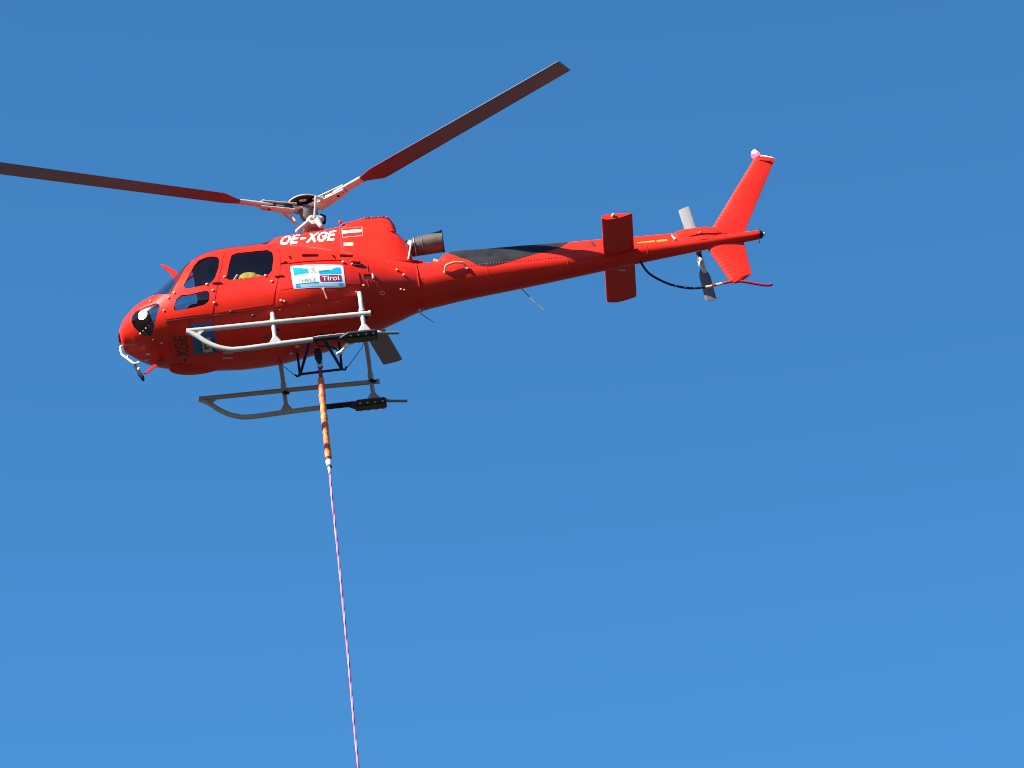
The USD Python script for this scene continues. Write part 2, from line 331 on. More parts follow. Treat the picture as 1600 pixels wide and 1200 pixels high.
# ------------------------------------------------------------------ the helicopter's hull
heli = thing('helicopter', 'red single engine helicopter flying with a long line on its belly hook', 'helicopter', HELI_R, HELI_T)
body = Loft(BODY)
BX = np.unique(np.r_[.012 + 1.3 * np.linspace(0, 1, 70) ** 1.6, np.linspace(1.31, 5.09, 90)])
def hull(off, xs=None, m=144): return man(*body.arrays(off, xs=BX if xs is None else xs, m=m))
BXI = np.linspace(.07, 5.05, 110)
H0, H_in = hull(0.0), hull(-.035, BXI)
H_door, H_door_in = hull(.006), hull(-.03, BXI)
H_gl, H_gl_in = hull(-.006, np.linspace(.035, 5.07, 150)), hull(-.012, np.linspace(.045, 5.06, 150))

front_door = poly([(0.848, 0.962), (0.845, 1.075), (0.906, 1.179), (1.019, 1.317), (1.187, 1.604), (1.398, 2.008), (1.502, 2.09), (1.625, 2.125), (1.980, 2.128), (1.838, 1.576), (1.702, 1.107), (1.64, 0.904)], .03)
rear_door = poly([(1.66, 0.902), (1.722, 1.106), (1.858, 1.574), (1.998, 2.125), (2.433, 2.122), (2.846, 2.069), (2.882, 1.812), (2.839, 1.487), (2.727, 1.158), (2.65, 0.905)], .03)
upper_win = poly([(1.222, 1.506), (1.238, 1.441), (1.29, 1.416), (1.619, 1.424), (1.693, 1.461), (1.754, 1.54), (1.834, 1.74), (1.86, 1.929), (1.835, 1.98), (1.773, 2.024), (1.649, 2.042), (1.521, 2.009), (1.431, 1.894), (1.358, 1.751)], .03)
lower_win = poly([(1.017, 1.127), (1.017, 1.079), (1.055, 1.054), (1.329, 1.055), (1.517, 1.066), (1.593, 1.104), (1.626, 1.184), (1.628, 1.272), (1.602, 1.308), (1.545, 1.312), (1.296, 1.299), (1.163, 1.319), (1.074, 1.262)], .03)
rear_win = poly([(1.945, 1.52), (1.964, 1.452), (2.172, 1.443), (2.642, 1.449), (2.704, 1.522), (2.755, 1.773), (2.747, 1.922), (2.672, 1.999), (2.16, 2.022), (2.071, 1.981), (2.029, 1.847)], .04)
chin_win = poly([(0.732, 1.304), (0.783, 1.251), (0.788, 1.199), (0.733, 1.099), (0.67, 0.97), (0.628, 0.902), (0.599, 0.854), (0.562, 0.847), (0.469, 0.892), (0.381, 0.961), (0.308, 1.058), (0.277, 1.162), (0.304, 1.243), (0.373, 1.311), (0.554, 1.308)], 0.03)
screen = poly([(0.54, 1.70), (0.732, 1.515), (0.843, 1.445), (0.972, 1.403), (1.136, 1.674), (1.284, 1.975), (1.37, 2.10), (1.36, 2.4), (1.0, 2.5), (.5, 2.0)])
locker = poly([(2.86, 1.595), (3.858, 1.59), (3.955, 1.445), (4.12, 1.39), (4.118, 0.99), (3.635, 0.915), (2.70, 0.87), (2.765, 1.121)], .02)
ledge_shadow_gap = poly([(2.791, 1.632), (2.96, 1.690), (2.985, 1.640), (3.853, 1.640), (3.859, 1.608), (2.981, 1.610), (2.948, 1.610)])  # gap cut through the shell to stand for the shadow under the lip
slots = [poly([(3.222, 1.809), (3.506, 1.800), (3.498, 1.715), (3.236, 1.725)], .02), poly([(3.862, 1.796), (4.073, 1.803), (4.055, 1.713), (3.836, 1.713)], .02),
         poly([(3.003, 1.80), (3.034, 1.80), (3.075, 1.70), (3.033, 1.70)]), poly([(3.717, 1.77), (3.749, 1.77), (3.81, 1.66), (3.758, 1.66)])]
port = poly([(4.198, 1.352), (4.324, 1.358), (4.316, 1.251), (4.196, 1.255)])

shell = H0 - H_in
for sd in (-1, 1):
    for g in (front_door, rear_door): shell -= prism(g, sd, .3)
    shell -= prism(chin_win, sd, .08)
    shell -= prism(screen, sd, .028, 2)
for g in [ledge_shadow_gap, port] + slots: shell -= prism(g, -1, .3)
fuse = put('fuselage', shell, RED, heli, smooth=28)
# what lies behind the openings
trim = (hull(-.045, np.linspace(.12, 3.0, 70)) - hull(-.052, np.linspace(.14, 3.1, 70)))
for sd in (-1, 1):
    for g in (upper_win, lower_win, rear_win): trim -= prism(g.buffer(.02), sd, .2)
    trim -= prism(chin_win.buffer(.03), sd, .05); trim -= prism(screen.buffer(.02), sd, -.01, 2)
trim -= m3.Manifold.cube((.6, 2, 2)).translate((-.3, -1, 0))
put('cabin_lining', trim, INSIDE, heli, smooth=28)
put('bay_lining', hull(-.045, np.linspace(2.95, 4.9, 40)) , INSIDE, heli, smooth=28)
for sd in (-1, 1):
    b = (H_door - H_door_in) ^ prism(front_door.buffer(-.004), sd, .3)
    fd = put('front_door', b - prism(upper_win, sd, .3) - prism(lower_win, sd, .3), RED, fuse, smooth=28)
    put('upper_window', (H_gl - H_gl_in) ^ prism(upper_win.buffer(.006), sd, .3), GLASS, fd, smooth=40)
    put('lower_window', (H_gl - H_gl_in) ^ prism(lower_win.buffer(.006), sd, .3), GLASS, fd, smooth=40)
    b = (H_door - H_door_in) ^ prism(rear_door.buffer(-.004), sd, .3)
    rd = put('rear_door', b - prism(rear_win, sd, .3), RED, fuse, smooth=28)
    put('window', (H_gl - H_gl_in) ^ prism(rear_win.buffer(.006), sd, .3), GLASS, rd, smooth=40)
    put('chin_window', (H_gl - H_gl_in) ^ prism(chin_win.buffer(.006), sd, .08), CHINGLASS, fuse, smooth=40)
    put('windscreen', (H_gl - H_gl_in) ^ prism(screen.buffer(.006), sd, .024), GLASS, fuse, smooth=40)
    if sd < 0: FD, RD = fd, rd
# cabin: floor, console, seats
interior = put('cabin_floor', hull(-.053, np.linspace(.62, 2.98, 40)) ^ m3.Manifold.cube((2.4, 2, .05)).translate((.75, -1, .88)), INSIDE, heli)
put('instrument_panel', hullpts(*[((.98, y, 1.50), .03) for y in (-.3, .42)], *[((.86, y, 1.12), .03) for y in (-.22, .3)], *[((1.04, y, 1.14), .03) for y in (-.22, .3)], *[((.9, y, 1.52), .03) for y in (-.26, .36)]), PANELGREY, interior)
def seat(y, x, name='seat'):
    s = put(name, rbox((.46, .46, .12), (x, y, 1.24), .05), SEATS, interior)
    put('backrest', rbox((.10, .44, .62), (x + .25, y, 1.58), .045, (0, 0, 0)), SEATS, s)
    put('headrest', rbox((.09, .24, .16), (x + .27, y, 1.98), .04), SEATS, s)
    put('pedestal', rbox((.36, .34, .26), (x, y, 1.05), .03), PANELGREY, s)
seat(-.40, 1.42, 'pilot_seat'); seat(.40, 1.42, 'pilot_seat')
b_ = put('rear_bench', rbox((.56, 1.72, .42), (2.5, 0, 1.12), .05), SEATS, interior)
put('backrest', rbox((.12, 1.4, .72), (2.80, 0, 1.66), .05), SEATS, b_)
for k in range(7):
    put('pedal_bar', tube([(.40 + .05 * k, -.50, .93 + .045 * k), (.50 + .05 * k, -.16, .95 + .045 * k)], .012, 8), CREAM if k % 2 else STEEL, interior)
put('front_bulkhead', rbox((.05, .9, .36), (.74, 0, 1.05), .02), INSIDE, interior)
# a bright bundle on the rear bench
bd = thing('cloth_bundle', 'bright yellow bundle on the rear bench, low in the square cabin window', 'bundle', HELI_R, HELI_R @ np.array([2.3, -.76, 1.33]) + HELI_T)
bm = trimesh.creation.icosphere(4, 1.0); bv = bm.vertices * [.23, .10, .20]; bv[:, 2] += .12
bv *= (1 + .16 * (meshkit.fbm(bm.vertices * 2.2 + 5, 4, 3)[:, None] - .5) * 2)
bv[:, 2] = np.maximum(bv[:, 2], 0.002)
put('cloth', (bv, bm.faces), YELLOW, bd, smooth=True)
put('strap', tube([(-.22, -.09, .06), (-.235, -.11, .16), (-.17, -.12, .24)], .02, 8), STRIPE, bd)

# the landing lamp behind the port chin window
def on(x, th, off=0.0, surf=None): return (surf or body).point(x, th % (2 * np.pi), off)
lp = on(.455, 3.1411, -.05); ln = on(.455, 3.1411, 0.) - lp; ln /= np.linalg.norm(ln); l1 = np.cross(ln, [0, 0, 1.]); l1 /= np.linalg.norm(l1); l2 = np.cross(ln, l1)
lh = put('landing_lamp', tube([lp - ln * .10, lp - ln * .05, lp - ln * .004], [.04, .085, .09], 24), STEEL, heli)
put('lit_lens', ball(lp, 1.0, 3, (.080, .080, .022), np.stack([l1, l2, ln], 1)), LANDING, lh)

# windscreen rim and roof seam
def surf_path(pts, off, surf=None):
    return np.array([(surf or body).point(x, t, off) for x, t in pts])
def hit_xz(x, z, off=0.0, sd=-1):
    """The hull point at (x, z) on one side."""
    a, zw, bu, bl, nu, nl = (float(k) for k in body.dims(x)); up = z >= zw; n, b = (nu, bu) if up else (nl, bl)
    s = min(.999, abs(z - zw) / b) ** (n / 2); th = math.asin(s) * (1 if up else -1)
    return body.point(x, (math.pi - th) if sd < 0 else th, off)
pil = np.array([hit_xz(x, z, .004) for x, z in zip(np.interp(np.linspace(0, 1, 14), [0, .3, .7, 1], [.972, 1.136, 1.284, 1.37]), np.interp(np.linspace(0, 1, 14), [0, .3, .7, 1], [1.407, 1.674, 1.975, 2.09]))])
for sd in (1, -1): put('windscreen_seal', tube(pil * [1, sd, 1], .009, 6), BLACK, fuse)

# ------------------------------------------------------------------ cowlings, engine deck, exhaust
COWL = [(2.28, .13, 1.9, 2.47, 2.4, 2.4, .5), (2.33, .179, .517, 2.672, 2.7, 2, .5), (2.4, .221, .536, 2.662, 2.7, 2, .5), (2.5, .27, .564, 2.64, 2.7, 2, .5), (2.65, .322, .563, 2.645, 2.7, 2, .5), (2.9, .378, .473, 2.712, 2.7, 2, .5), (3.2, .42, .478, 2.709, 2.7, 2, .5), (3.42, .442, .48, 2.702, 2.7, 2, .5), (3.52, .452, .482, 2.7, 2.7, 2, .5), (3.7, .46, .471, 2.707, 2.7, 2, .5), (3.9, .456, .463, 2.726, 2.7, 2, .5), (4.1, .446, .489, 2.729, 2.7, 2, .5), (4.25, .436, .505, 2.73, 2.7, 2, .5), (4.4, 0.422, 0.525, 2.724, 2.7, 2, .5), (4.5, 0.41, 0.542, 2.714, 2.7, 2, .5), (4.6, 0.397, 0.592, 2.67, 2.7, 2, .5), (4.7, 0.381, 0.661, 2.61, 2.7, 2, .5), (4.8, 0.36, 0.786, 2.498, 2.7, 2, .5), (4.86, 0.343, 0.862, 2.431, 2.7, 2, .5), (4.92, 0.322, 0.95, 2.348, 2.7, 2, .5), (4.98, 0.297, 1.04, 2.259, 2.7, 2, .5), (5.02, 0.279, 1.139, 2.159, 2.7, 2, .5), (5.05, 0.265, 1.455, 1.9, 2.7, 2, .5)]
cowl = Loft(COWL)
gc = man(*cowl.arrays(0, xs=np.r_[2.28 + .4 * np.linspace(0, 1, 26) ** 1.5, np.linspace(2.7, 3.9, 30)], m=120)) - m3.Manifold.cylinder(1.2, .16, .16, 28).translate((3.46, 0, 2.0))
UP = lambda z: m3.Manifold.cube((14, 4, 4)).translate((-1, -2, z))
gc = (gc - hull(-.01)) ^ UP(1.95)
gearcowl = put('gearbox_cowling', gc, RED2, heli, smooth=28)
ecm = man(*cowl.arrays(0.004, xs=np.linspace(3.908, 5.05, 60), m=120)) - hull(-.01)
ecm = ecm ^ UP(1.75)
engcowl = put('engine_cowling', ecm, RED2, heli, smooth=28)
put('upper_deck_line', tube([hit_xz(x, z, .002) for x, z in zip(np.linspace(1.43, 2.86, 40), np.interp(np.linspace(1.43, 2.86, 40), [1.43, 1.513, 1.625, 1.845, 2.168, 2.596, 2.86], [2.14, 2.19, 2.225, 2.25, 2.26, 2.26, 2.24]))], .0045, 6), SLOT, fuse)
# the raised intake rim on the engine cowling, with its row of louvres
rm = []
for sd in (-1, 1):
    top = [(3.93, .30, 2.66), (3.95, .29, 2.745), (4.2, .27, 2.775), (4.34, .25, 2.80), (4.70, .23, 2.775), (4.77, .20, 2.66), (4.81, .16, 2.5)]
rim = Loft([(3.93, .27, 2.2, 2.735, 3.2, 2, .5), (4.0, .30, 2.2, 2.762, 3.2, 2, .5), (4.2, .31, 2.2, 2.785, 3.2, 2, .5), (4.34, .31, 2.2, 2.81, 3.2, 2, .5), (4.6, .30, 2.2, 2.806, 3.2, 2, .5), (4.71, .29, 2.2, 2.79, 3.0, 2, .5), (4.77, .28, 2.15, 2.73, 2.8, 2, .5), (4.84, .24, 2.1, 2.60, 2.5, 2, .5)])
rmesh = man(*rim.arrays(0, xs=np.linspace(3.93, 4.84, 40), m=80)) ^ UP(2.4)
grille = put('air_intake', rmesh - man(*rim.arrays(-.03, xs=np.linspace(3.8, 4.9, 30), m=60)).translate((0, 0, .035)), RED2, engcowl, smooth=28)
put('intake_mesh', man(*rim.arrays(-.02, xs=np.linspace(3.95, 4.79, 30), m=60)) ^ UP(2.45), BLACK, grille, smooth=28)
for x0, x1, t0, t1 in ((3.96, 4.10, 2.50, 2.66), (4.30, 4.78, 2.36, 2.62)):
    put('intake_slot', decal(rim, [(x0, t0), (x1, t0 + (.06 if x1 > 4.5 else 0)), (x1, t1 + (.1 if x1 > 4.5 else 0)), (x0, t1)], [rect(0, 0, 1, 1)], .003), SLOT, grille)
for k in range(7):
    x = 4.345 + .062 * k
    put('louvre', ball(rim.point(x, 2.46 + .01 * k, .002), .016, 2, (1.3, .8, 1.1)), SLOT if k % 2 else RED2, grille)
put('filler_cap', hullpts(((4.02, -.14, 2.74), .03), ((4.16, -.14, 2.755), .025)), RED2, grille)
put('lifting_eye', ball((3.93, -.30, 2.70), .03, 2, (1, 1, 1.3)), RED2, engcowl)
# exhaust: a thick-lipped pipe with its mount and brace
ex = lambda u: np.array([5.02 + .57 * u, 0, 2.19 + .05 * u])
pts = np.array([ex(u) for u in np.linspace(-.5, 1, 12)])
pipe = man(*(lambda t: (t.vertices, t.faces))(tube(pts, [.13] * 4 + list(np.linspace(.15, .185, 8)), 32)))
if pipe.volume() < 0: pipe = man(pipe.to_mesh().vert_properties[:, :3], pipe.to_mesh().tri_verts[:, ::-1])
bore = man(*(lambda t: (t.vertices, t.faces[:, ::1]))(tube(np.array([ex(.3), ex(1.2)]), [.15, .172], 32)))
if bore.volume() < 0: bore = man(bore.to_mesh().vert_properties[:, :3], bore.to_mesh().tri_verts[:, ::-1])
exh = put('exhaust_pipe', pipe - bore, BURNT, heli, smooth=40)
put('heat_lip', tube(np.array([ex(1) + np.array([0, math.cos(a), math.sin(a)]) * .182 for a in np.linspace(0, 2 * np.pi, 33)]), .014, 8), BLACK, exh)
put('clamp', tube(np.array([ex(.16) + np.array([0, math.cos(a), math.sin(a)]) * .155 for a in np.linspace(0, 2 * np.pi, 33)]), .014, 8), STEEL, exh)
put('weld_seam', tube(np.array([ex(.4) + np.array([0, math.cos(a), math.sin(a)]) * .164 for a in np.linspace(0, 2 * np.pi, 33)]), .008, 8), BURNT, exh)
put('brace', tube(round_path([(4.975, -.33, 1.76), (5.06, -.24, 2.13), (5.07, -.14, 2.17)], .04), .018, 10), WHITE, exh)
put('mount', hullpts(((5.06, -.21, 2.13), .04), ((5.05, -.17, 2.18), .055)), WHITE, exh)
put('deck_plate', rbox((.30, .44, .02), (5.06, 0, 1.80), .005, (0, 9, 0)), RED2, heli)

# ------------------------------------------------------------------ tail
BOOM = [(5.07, .4, 1.391), (5.8, .357, 1.434), (6.83, .294, 1.444), (7.42, .256, 1.449), (8.07, .216, 1.462), (8.83, .172, 1.476), (9.69, .122, 1.487), (10.24, .1, 1.5), (10.62, .086, 1.509), (10.86, .074, 1.515), (10.90, .05, 1.516)]
boom = Loft([(x, r, z - r, z + r, 2, 2, .5) for x, r, z in BOOM])
bm_ = man(*boom.arrays(0, xs=np.linspace(5.07, 10.90, 90), m=72))
tail = put('tail_boom', bm_, RED, heli, smooth=30)
COVER = [(5.36, .10, .33, 1.40), (5.46, .19, .42, 1.41), (5.58, .26, .52, 1.425), (5.72, .27, .543, 1.43), (6.2, .245, .51, 1.438), (6.83, .22, .469, 1.444), (7.5, .19, .42, 1.45), (8.17, .16, .375, 1.463), (8.75, .13, .325, 1.475), (9.31, .11, .286, 1.484), (9.45, .105, .27, 1.486)]
cover = Loft([(x, w, z - h, z + h, 2.2, 2, .5) for x, w, h, z in COVER])
cm = (man(*cover.arrays(0, xs=np.linspace(5.36, 9.45, 80), m=72)) ^ UP(1.45)) - man(*boom.arrays(-.012, xs=np.linspace(5.07, 10.9, 60), m=60))
dcover = put('drive_shaft_cover', cm, RED2, heli, smooth=30)
gb = Loft([(x, w, 1.49 - h, 1.49 + h, 2.3, 2, .5) for x, w, h in [(9.40, .09, .2), (9.5, .112, .30), (9.62, .12, .318), (9.88, .12, .322), (10.08, .10, .29), (10.2, .08, .21), (10.3, .05, .12)]])
gbm = put('tail_gearbox_cover', (man(*gb.arrays(0, xs=np.linspace(9.4, 10.3, 40), m=60)) ^ UP(1.5)) - man(*boom.arrays(-.012, xs=np.linspace(5.07, 10.9, 60), m=60)), RED2, heli, smooth=30)
put('latch', ball((9.87, -.125, 1.64), .02), LATCH, gbm)
put('cover_lip', tube([(9.68, -.118, 1.60), (9.9, -.128, 1.62), (10.12, -.10, 1.60), (10.2, -.085, 1.66)], .009, 6), RED2, gbm)
panel = poly([(5.62, 2.3), (5.66, 1.87), (5.80, 1.75), (5.942, 1.623), (6.05, 1.50), (6.12, 1.452), (6.22, 1.425), (6.324, 1.415), (6.566, 1.445), (6.901, 1.531), (7.24, 1.633), (7.514, 1.70), (7.66, 1.80), (7.7, 2.3)])
fwd = np.linspace(5.4, 8.2, 70)
po = man(*boom.arrays(.004, xs=fwd, m=90)) + man(*cover.arrays(.004, xs=fwd, m=90)); pi_ = man(*boom.arrays(-.01, xs=fwd, m=90)) + man(*cover.arrays(-.01, xs=fwd, m=90))
for sd in (-1, 1): put('black_panel', (po - pi_) ^ prism(panel, sd, .0005), SOOT, dcover, smooth=30)
# rivet lines along the cover's foot
rv = []
for k in range(64):
    x = 5.75 + .048 * k; r = float(boom.dims(x)[0]); zc = float(boom.dims(x)[1]); th = math.pi - .10 + .14 * (k / 64)
    rv.append(ball((x, r * math.cos(th), zc + r * math.sin(th)), .011, 1))
put('rivet_row', join(*rv), RED2, tail, kind='stuff')
# rivet lines on the rear fuselage and the boom
def row(pts, mat=RED2, parent=None, r=.009): put('rivet_row', join(*[ball(q, r, 1) for q in pts]), mat, parent or fuse, kind='stuff')
row([hit_xz(4.33 + .02 * k, 1.30 - .035 * k, .001) for k in range(14)])
row([hit_xz(4.36 + .05 * k, 1.66 - .012 * k, .001) for k in range(14)])
row([hit_xz(4.36 + .05 * k, 1.02 + .010 * k, .001) for k in range(14)])
row([hit_xz(2.80 + .06 * k, 1.68 - .001 * k, .001) for k in range(17)])
row([hit_xz(.95 + .07 * k, .78 - .006 * k, .001) for k in range(24)])
for xr in (5.15, 6.25, 7.6, 8.95): row([(xr, float(boom.dims(xr)[0]) * math.cos(t), float(boom.dims(xr)[1]) + float(boom.dims(xr)[0]) * math.sin(t)) for t in np.linspace(math.pi * .93, math.pi * 1.6, 20)], RED2, tail, .007)
put('boom_joint', tube(np.array([(5.09, .408 * math.cos(a), 1.393 + .408 * math.sin(a)) for a in np.linspace(0, 2 * np.pi, 60)]), .012, 6), RED, tail)
put('grab_handle', tube(round_path([(5.55, -.385, 1.40), (5.57, -.45, 1.47), (5.72, -.44, 1.515), (5.87, -.42, 1.50), (5.92, -.36, 1.42)], .05), .022, 10), LATCH, tail)
for x, z in ((5.55, 1.395), (5.92, 1.41)): put('handle_foot', ball((x, -math.sqrt(max(.01, .37 ** 2 - (z - 1.43) ** 2)), z), .03, 2, (1.2, .7, 1)), LATCH, tail)
put('cover_latch', rbox((.10, .03, .05), (5.43, -.27, 1.70), .012, (20, 30, 0)), LATCH, dcover)
put('cover_strap', decal(cover, [(8.03, math.pi - .80), (8.075, math.pi - .80), (8.13, math.pi - .22), (8.075, math.pi - .22)], [rect(0, 0, 1, 1)], .006), SLOT, dcover)
put('amber_stripe', decal(cover, [(8.80, math.pi - .42), (9.10, math.pi - .42), (9.10, math.pi - .26), (8.80, math.pi - .26)], [rect(0, 0, 1, 1)], .004), AMBER, dcover)
put('amber_stripe', decal(cover, [(9.13, math.pi - .42), (9.31, math.pi - .42), (9.31, math.pi - .28), (9.13, math.pi - .28)], [rect(0, 0, 1, 1)], .004), AMBER, dcover)
put('cover_hook', hullpts(((9.40, -.10, 1.67), .016), ((9.44, -.125, 1.575), .02)), STRIPE, dcover)
put('blade_aerial', rbox((.012, .012, .06), (6.774, 0, 1.13), .004), GREY, tail)
put('whip_aerial', tube([(6.774, 0, 1.10), (6.92, 0, .86), (7.09, 0, .62)], [.011, .009, .006], 6), GREY, tail)
put('whip_aerial', tube([(5.03, 0, .95), (5.06, 0, .87), (5.25, 0, .67)], [.014, .010, .006], 6), GREY, tail)
put('aerial_foot', ball((5.04, 0, .955), .03), CREAM, tail)
# fins: thin skins with fine spanwise corrugations
def fin(name, z0, z1, LE, TE, t0, t1):
    rows = []
    for u in np.linspace(0, 1, 190):
        le = (LE[0][0] + u * (LE[1][0] - LE[0][0]), 0, LE[0][1] + u * (LE[1][1] - LE[0][1])); te = (TE[0][0] + u * (TE[1][0] - TE[0][0]), 0, TE[0][1] + u * (TE[1][1] - TE[0][1]))
        rows.append((le, te, (0, 1, 0), (t0 + u * (t1 - t0)) * (1 + .028 * math.cos(u * 2 * np.pi * (z1 - z0) / .066))))
    return put(name, wing(rows, 18), RED, heli, smooth=40)
fu = fin('upper_fin', 1.6, 3.05, [(10.03, 1.69), (11.03, 3.075)], [(10.57, 1.52), (11.355, 2.985)], .10, .07)
put('fin_cap', wing([((11.028, 0, 3.066), (11.357, 0, 2.978), (0, 1, 0), .074), ((11.05, 0, 3.10), (11.30, 0, 3.025), (0, 1, 0), .05)], 12), LETTER, fu)
bc = put('beacon', hullpts(((11.045, 0, 3.095), .035), ((11.04, 0, 3.13), .03)), CRIMSON, fu)
put('lit_lens', ball((11.035, 0, 3.105), .078, 3, (1, .9, .85)), LENS, bc)
put('lit_lamp', ball((11.024, -.035, 3.13), .052, 3), LAMP, bc)
put('rib_mark', rbox((.2, .092, .03), (11.17, 0, 2.95), .01, (0, 15, 0)), RED2, fu)
fl = fin('lower_fin', .7, 1.45, [(9.93, 1.44), (10.235, .675)], [(10.57, 1.49), (10.61, .765)], .10, .075)
put('fin_foot', wing([((10.235, 0, .68), (10.61, 0, .77), (0, 1, 0), .078), ((10.29, 0, .635), (10.48, 0, .685), (0, 1, 0), .06)], 12), RED2, fl)
g_ = smooth_path([(8.81, 0, 1.31), (8.821, 0, 1.277), (8.902, 0, 1.084), (9.07, 0, .904), (9.315, 0, .742), (9.623, 0, .645), (9.827, 0, .634), (9.926, 0, .643), (9.992, 0, .652), (10.09, 0, .661), (10.27, 0, .675)], 100)
guard = put('tail_rotor_guard', tube(g_[g_[:, 0] <= 9.83], .02, 10), NAVY, heli)
def band(x0, x1, m): put('guard_band', tube(g_[(g_[:, 0] >= x0) & (g_[:, 0] <= x1)], .0225, 10), m, guard)
band(9.80, 9.93, STRIPE); band(9.92, 9.99, RED); band(9.98, 10.11, STRIPE); band(10.10, 10.3, RED)
for x in (9.3, 9.45, 9.6): band(x, x + .05, GREY)
put('tail_skid', tube(round_path([(10.26, 0, .675), (10.43, 0, .650), (10.70, 0, .545), (10.85, 0, .498), (10.92, 0, .515)], .06), .024, 10), CRIMSON, heli)
put('tail_light', ball((10.925, 0, 1.516), .035, 2), LETTER, tail)
put('tail_cap', tube([(10.86, 0, 1.515), (10.89, 0, 1.516), (10.915, 0, 1.517)], [.076, .068, .04], 16), NAVY, tail)
put('tail_post', tube([(10.845, -.02, 1.645), (10.823, -.02, 1.345)], .013, 8), NAVY, tail)
for sd in (-1, 1):
    rows = [((8.215, sd * y, 1.445), (8.73, sd * y, 1.447), (0, 0, 1), .105) for y in np.linspace(.12, 1.30, 12)]
    st = put('horizontal_stabiliser', wing(rows, 24, -.02), RED, heli, smooth=40)
    put('root_collar', wing([((8.16, sd * y, 1.448), (8.79, sd * y, 1.449), (0, 0, 1), .15) for y in (.14, .215)], 20, -.02), RED2, st)
    put('tip_light', hullpts(((8.40, sd * 1.305, 1.44), .022), ((8.42, sd * 1.33, 1.46), .018)), STRIPE, st)
put('stabiliser_lug', hullpts(((8.46, .24, 1.36), .02), ((8.54, .25, 1.34), .02)), CREAM, tail)
# tail rotor on the starboard side
th_ = thing_part = put('tail_rotor_hub', tube([(9.825, .09, 1.5), (9.825, .42, 1.524)], [.05, .045], 18), BLACK, heli)
put('hub_fork', rbox((.09, .09, .30), (9.826, .37, 1.524), .02), BLACK, th_)
for d, ln in (((-.12, .02, 1.0), .975), ((.075, .02, -1.0), .93)):
    d = np.array(d) / np.linalg.norm(d); o = np.array([9.825, .37, 1.524]); ch = np.cross(d, [0, 1, 0]); ch /= np.linalg.norm(ch); ch = ch * math.cos(.28) + np.array([0, 1, 0]) * math.sin(.28)
    nn = np.cross(d, ch); rows = [(o + d * r - ch * w * .5, o + d * r + ch * w * .5, nn, t) for r, w, t in ((.30, .10, .05), (.38, .17, .032), (.46, .2, .024), (.7, .2, .02), (ln - .02, .2, .016), (ln, .18, .012))]
    tb = put('tail_rotor_blade', wing(rows, 14), TAILBLADE, th_, smooth=40)
    put('blade_cuff', hullpts((o + d * .10, .055), (o + d * .34, .045), (o + d * .36 + ch * .03, .03)), LETTER, tb)

# ------------------------------------------------------------------ main rotor
HUB = np.array([3.4064, 0, 3.219])
mast = put('rotor_mast', tube([(3.475, 0, 2.55), (3.455, 0, 2.9), HUB + [0, 0, .02], HUB + [-.02, 0, .12]], [.085, .075, .07, .06], 20), GREY, heli)
sw = put('swashplate', tube([(3.475, 0, 2.80), (3.472, 0, 2.83), (3.466, 0, 2.90), (3.464, 0, 2.93)], [.12, .17, .17, .13], 28), WHITE, mast)
put('swashplate_boss', tube([(3.462, 0, 2.93), (3.456, 0, 3.04)], [.12, .10], 24), WHITE, sw)
put('actuator', hullpts(((3.38, -.16, 2.86), .05), ((3.20, -.24, 2.68), .04)), WHITE, sw)
put('actuator', hullpts(((3.56, -.15, 2.90), .065), ((3.60, -.2, 2.74), .04)), WHITE, sw)
put('scissor_link', hullpts(((3.46, -.13, 2.98), .045), ((3.62, -.10, 2.95), .055)), WHITE, sw)
put('drive_arm', hullpts(((3.66, .05, 2.97), .035), ((3.68, .05, 3.08), .03), ((3.63, .05, 3.13), .02)), NAVY, sw)
hub = put('rotor_hub', tube([HUB + [0, 0, z] for z in (-.20, -.15, -.06, 0, .03)], [.08, .12, .14, .16, .15], 28), HUBMETAL, heli)
dome = put('hub_cap', tube([HUB + [-.03, 0, z] for z in (.115, .116, .122, .15, .19, .22, .225)], [.20, .27, .285, .285, .22, .10, .01], 48), SOOT, hub)
put('cap_rim', tube([HUB + [-.03 + .287 * math.cos(a), .287 * math.sin(a), .136] for a in np.linspace(0, 2 * np.pi, 49)], .012, 8), CREAM, dome)
put('cap_label', rbox((.12, .07, .012), HUB + [-.05, -.15, .113], .004), LETTER, dome)
BL = [(-32.4, 3.25), (77.35, .1), (-161.6, 5.9)]
